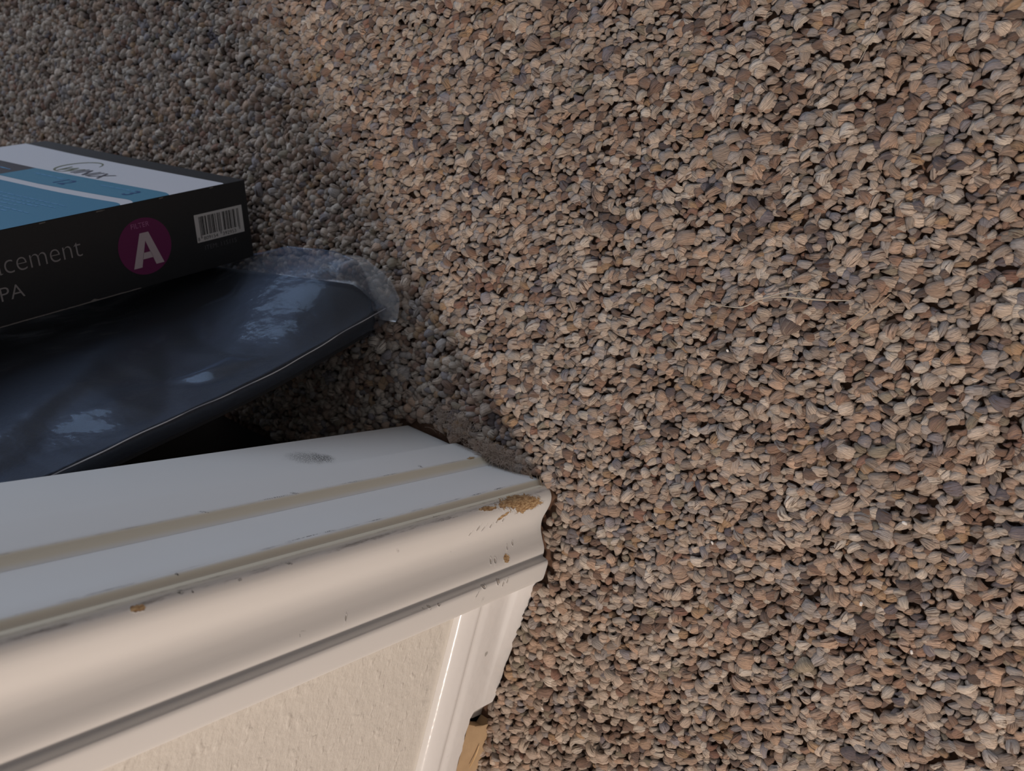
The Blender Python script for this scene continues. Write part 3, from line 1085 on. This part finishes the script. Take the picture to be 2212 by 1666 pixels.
def film_h(p, q):
    for (i, j, k) in DT:
        (x1, y1, h1), (x2, y2, h2), (x3, y3, h3) = DV[i], DV[j], DV[k]
        d = (y2 - y3) * (x1 - x3) + (x3 - x2) * (y1 - y3)
        if abs(d) < 1e-12:
            continue
        a = ((y2 - y3) * (p - x3) + (x3 - x2) * (q - y3)) / d
        b = ((y3 - y1) * (p - x3) + (x1 - x3) * (q - y3)) / d
        if a >= -1e-6 and b >= -1e-6 and a + b <= 1 + 1e-6:
            return a * h1 + b * h2 + (1 - a - b) * h3
    return 0.004


V, F = [], []
ps = [-.004 + .0028 * i for i in range(115)]
qs_ = [-.0045 + .0027 * i for i in range(100)]
HG = np.array([[film_h(p, q) for q in qs_] for p in ps])
for it in range(2):
    K = np.pad(HG, 1, mode='edge')
    HG = 0.5 * HG + 0.125 * (K[2:, 1:-1] + K[:-2, 1:-1] + K[1:-1, 2:] + K[1:-1, :-2])
for i, p in enumerate(ps):
    for j, q in enumerate(qs_):
        HG[i, j] += 0.0007 * mnoise.noise(Vector((p * 42, q * 42, 1.7))) + 0.00022 * mnoise.noise(Vector((p * 120, q * 120, 5.1)))
nqf = len(qs_) + 4
for ip_, p in enumerate(ps):
    z = max(0.0, p * 0.93)
    row = []
    # film turned round the near side of the panel
    for (qq, back) in ((.0035, -THK - .001), (-.0005, -THK * 0.75), (-.0030, -THK * 0.40), (-.0042, -.0022)):
        row.append(front(z, qq) + PN * (back + 0.0006 * mnoise.noise(Vector((p * 60, back * 300, 2)))))
    for jq_, q in enumerate(qs_):
        row.append(front(z, q) + PN * (max(HG[ip_, jq_], 0.0003) + 0.0002))
    V += row
for i in range(len(ps) - 1):
    for j in range(nqf - 1):
        F.append((i * nqf + j, i * nqf + j + 1, (i + 1) * nqf + j + 1, (i + 1) * nqf + j))
fo = link_mesh('film', V, F, film.mat, smooth=180)
fo.parent = bag
fo.matrix_parent_inverse = Matrix.Translation((-.1085, .4103, 0))

# loose bottom flap of the bag lying on the carpet
seal = []
for t in np.linspace(0, 1, 46):
    q = -.014 + t * .30
    inner_p = front(.004, max(q, 0.0)) if q > 0 else front(.004, 0) + W2V * q
    seal.append((q, inner_p))
V, F = [], []
nr = 12
for (q, ip) in seal:
    wid = float(np.interp(q, [-.014, -.006, .004, .03, .10, .16, .30], [.006, .017, .0225, .020, .0135, .0095, .008]))
    for k in range(nr):
        t = k / (nr - 1)
        z = 0.0075 * (1 - t) + 0.0055 * t + 0.0018 * mnoise.noise(Vector((q * 45, t * 1.6, 3.3))) + 0.0010 * math.sin(q * 120 + t * 3)
        if k == 0:
            z = 0.008
        back = -.010 if q < 0 else 0
        V.append(ip - S2 * (wid * t + back * (1 - t)) + Vector((0, 0, z - ip.z)) + PN * .001)
for i in range(len(seal) - 1):
    for k in range(nr - 1):
        F.append((i * nr + k, i * nr + k + 1, (i + 1) * nr + k + 1, (i + 1) * nr + k))
milky = NT('milky_film')
nt = milky
tr = nt.n.new('ShaderNodeBsdfTransparent')
gl = nt.n.new('ShaderNodeBsdfGlossy'); gl.inputs['Roughness'].default_value = 0.16
df = nt.n.new('ShaderNodeBsdfDiffuse'); df.inputs['Color'].default_value = (0.8, 0.8, 0.82, 1)
fr = nt.n.new('ShaderNodeFresnel'); fr.inputs['IOR'].default_value = 1.55
wb = nt.bump(nt.noise(nt.pos(), 90, 2.0, 0.5), 0.0010)
nt.link(wb, gl.inputs['Normal']); nt.link(wb, fr.inputs['Normal'])
m1 = nt.n.new('ShaderNodeMixShader')
nt.link(nt.math('MULTIPLY', fr.outputs[0], 2.0, clamp=True), m1.inputs[0])
nt.link(tr.outputs[0], m1.inputs[1]); nt.link(gl.outputs[0], m1.inputs[2])
m2 = nt.n.new('ShaderNodeMixShader'); m2.inputs[0].default_value = 0.15
nt.link(m1.outputs[0], m2.inputs[1]); nt.link(df.outputs[0], m2.inputs[2])
nt.link(m2.outputs[0], nt.out.inputs['Surface'])
flap = link_mesh('bottom_flap', V, F, milky.mat, smooth=180)
flap.parent = bag
flap.matrix_parent_inverse = Matrix.Translation((-.1085, .4103, 0))
tag(flap, 'milky loose end of the bag spread on the carpet')
# folded seam along the near edge; its highlight is put into the pale colour
seam_m = simple_mat('seam_highlight', (0.62, 0.60, 0.60, 1), 0.30, 0.6)
pts = []
for i in range(60):
    z = 0.0035 + .298 * i / 59
    pts.append(front(z, -.0045 + .0006 * math.sin(z * 55) + .0004 * math.sin(z * 170)) + PN * (.0002 + .0006 * math.sin(z * 42)))
seam = tube(pts, 0.00034, 'seam', seam_m, None, 6, False)
seam.parent = bag
seam.matrix_parent_inverse = Matrix.Translation((-.1085, .4103, 0))
tag(seam, 'thin folded seam along the near edge of the bag, highlight put into its pale colour')

# ================================================================== BLACK BOX BEHIND THE JAMB
black = simple_mat('black_plastic', (0.010, 0.010, 0.011, 1), 0.42, 0.4, 60, 0.2)
bm = bmesh.new()
bmesh.ops.create_cube(bm, size=1.0)
for vtx in bm.verts:
    vtx.co = Vector((.2395 + (vtx.co.x + .5) * .20, -.566 + (vtx.co.y + .5) * .184, -.001 + (vtx.co.z + .5) * .50))
bmesh.ops.bevel(bm, geom=list(bm.edges), offset=0.010, segments=4, affect='EDGES', profile=0.5)
me = bpy.data.meshes.new('black_cabinet')
bm.to_mesh(me); bm.free()
me.materials.append(black)
me.polygons.foreach_set('use_smooth', [True] * len(me.polygons))
bx = bpy.data.objects.new('black_cabinet', me)
COL.objects.link(bx)
tag(bx, 'black smooth-sided cabinet in the shadow behind the door jamb', 'cabinet')

# ================================================================== LOOSE BITS ON THE CARPET
straw_m = simple_mat('dry_straw', srgb(176, 150, 122), 0.55)
hair_m = simple_mat('grey_thread', srgb(190, 176, 156), 0.6)
crumb_m = simple_mat('white_crumb', srgb(238, 230, 220), 0.6)
lint_m = simple_mat('lint_fibre', srgb(196, 176, 160), 0.9, 0.1)


def strand(name, pts, z, rad, mat, label, cat, wob=0.0006):
    P3 = []
    pp = smooth_poly(pts, 8)
    for i, p in enumerate(pp):
        P3.append((p[0], p[1], z + wob * math.sin(i * 0.9)))
    o = tube(P3, rad, name, mat, None, 6, True)
    tag(o, label, cat)
    return o


strand('dry_straw', [(.0481, -.1194), (.031, -.1095), (.0151, -.0994)], .0026, .00040, straw_m, 'straight dry straw lying on the carpet right of centre', 'straw')
strand('loose_thread', [(.0455, -.1891), (.0428, -.1708), (.0361, -.1623), (.0284, -.1493), (.0209, -.1331)], .0020, .00034, hair_m, 'pale curved thread on the carpet, left of the straight straw', 'thread')
strand('loose_thread', [(.0330, -.156), (.0305, -.148), (.0275, -.1322), (.0235, -.1167)], .0016, .00045, hair_m, 'second thread branching off the pale curved thread', 'thread')
strand('loose_hair', [(-.1086, -.145), (-.0974, -.147), (-.0809, -.1512)], .0012, .00016, hair_m, 'fine light hair near the top edge of the carpet view', 'hair')
strand('loose_hair', [(.0992, -.3306), (.0972, -.3316), (.0892, -.3359)], .0014, .00018, crumb_m, 'short white hair standing on the carpet below the bag tip', 'hair', 0.002)


def crumb(x, y, s, label):
    bm = bmesh.new()
    bmesh.ops.create_icosphere(bm, subdivisions=2, radius=s)
    for vv in bm.verts:
        d = 1 + 0.45 * mnoise.noise(vv.co * (2.2 / s) + Vector((x * 100, y * 100, 0)))
        vv.co = Vector((vv.co.x * d * 1.5, vv.co.y * d, vv.co.z * d * 0.7))
    me = bpy.data.meshes.new('crumb')
    bm.to_mesh(me); bm.free()
    me.materials.append(crumb_m)
    o = bpy.data.objects.new('crumb', me)
    COL.objects.link(o)
    o.location = (x, y, .0010)
    o.rotation_euler = (0, 0, x * 300)
    tag(o, label, 'crumb', 'white crumbs on the carpet')


crumb(.1673, -.0647, .0008, 'white crumb on the carpet at lower right, above another crumb')
crumb(.1794, -.0356, .0007, 'tiny white crumb on the carpet nearest the lower right corner')
crumb(.3170, -.2177, .0007, 'white crumb on the carpet beside the broken baseboard')
crumb(.0668, -.1704, .0006, 'tiny white crumb on the carpet below the pale thread')
crumb(.1199, -.0586, .0009, 'largest white crumb, on the carpet far right')
crumb(.1703, -.1467, .0007, 'white crumb on the carpet right of the chipped casing')

# tuft of lint and frayed yarn caught at the foot of the door frame
lint = empty('lint_tuft', (.178, -.300, 0))
tag(lint, 'grey fluffy lint caught between the carpet and the door stop', 'lint')
rr = random.Random(21)


def fluff(name, centre, n, spread, length, rad, parent, zc=0.0, inv=None):
    V, F = [], []
    for k in range(n):
        p = Vector((centre[0] + rr.gauss(0, spread[0]), centre[1] + rr.gauss(0, spread[1]), zc + rr.uniform(-.001, .0025)))
        d = Vector((rr.gauss(0, 1), rr.gauss(0, 1), rr.gauss(0, .55))).normalized()
        c = Vector((rr.gauss(0, 1), rr.gauss(0, 1), rr.gauss(0, .6)))
        prev = []
        for i in range(6):
            t = i / 5
            pt = p + d * (length * (t - .5)) + c * (length * .35 * (t - .5) ** 2)
            a = d.cross(Vector((.3, .2, .9))).normalized() * rad
            b_ = d.cross(a).normalized() * rad
            base_i = len(V)
            V += [pt + a, pt - a * .5 + b_ * .87, pt - a * .5 - b_ * .87]
            if prev:
                for m_ in range(3):
                    F.append((prev[m_], prev[(m_ + 1) % 3], base_i + (m_ + 1) % 3, base_i + m_))
            prev = [base_i, base_i + 1, base_i + 2]
    o = link_mesh(name, V, F, lint_m, None, 180)
    o.parent = parent
    o.matrix_parent_inverse = Matrix.Translation(-Vector(parent.location))
    o['kind'] = 'stuff'
    return o


fluff('lint_fibres', (.1765, -.2960), 700, (.0026, .0085), .009, .00007, lint, .0010)
fluff('lint_fibres', (.1690, -.3330), 300, (.0045, .0100), .009, .00007, lint, .0008)
fray = empty('frayed_yarn', (.180, -.262, 0))
tag(fray, 'frayed tan carpet yarn at the corner of the chipped casing', 'yarn')
for k in range(9):
    a0 = rr.uniform(-.9, .9)
    p0 = Vector((.1775 + rr.uniform(-.002, .002), -.2640 + rr.uniform(-.006, .003), .0005))
    d = Vector((.55 + .3 * rr.random(), .75 + .4 * a0, .10 * rr.random())).normalized()
    L_ = rr.uniform(.006, .013)
    pts = [p0 + d * (L_ * i / 5) + Vector((0, 0, .0015 * math.sin(i * .8))) for i in range(6)]
    o = tube(pts, .00022, 'yarn_strand', straw_m, None, 5, True)
    o.parent = fray
    o.matrix_parent_inverse = Matrix.Translation(-Vector(fray.location))
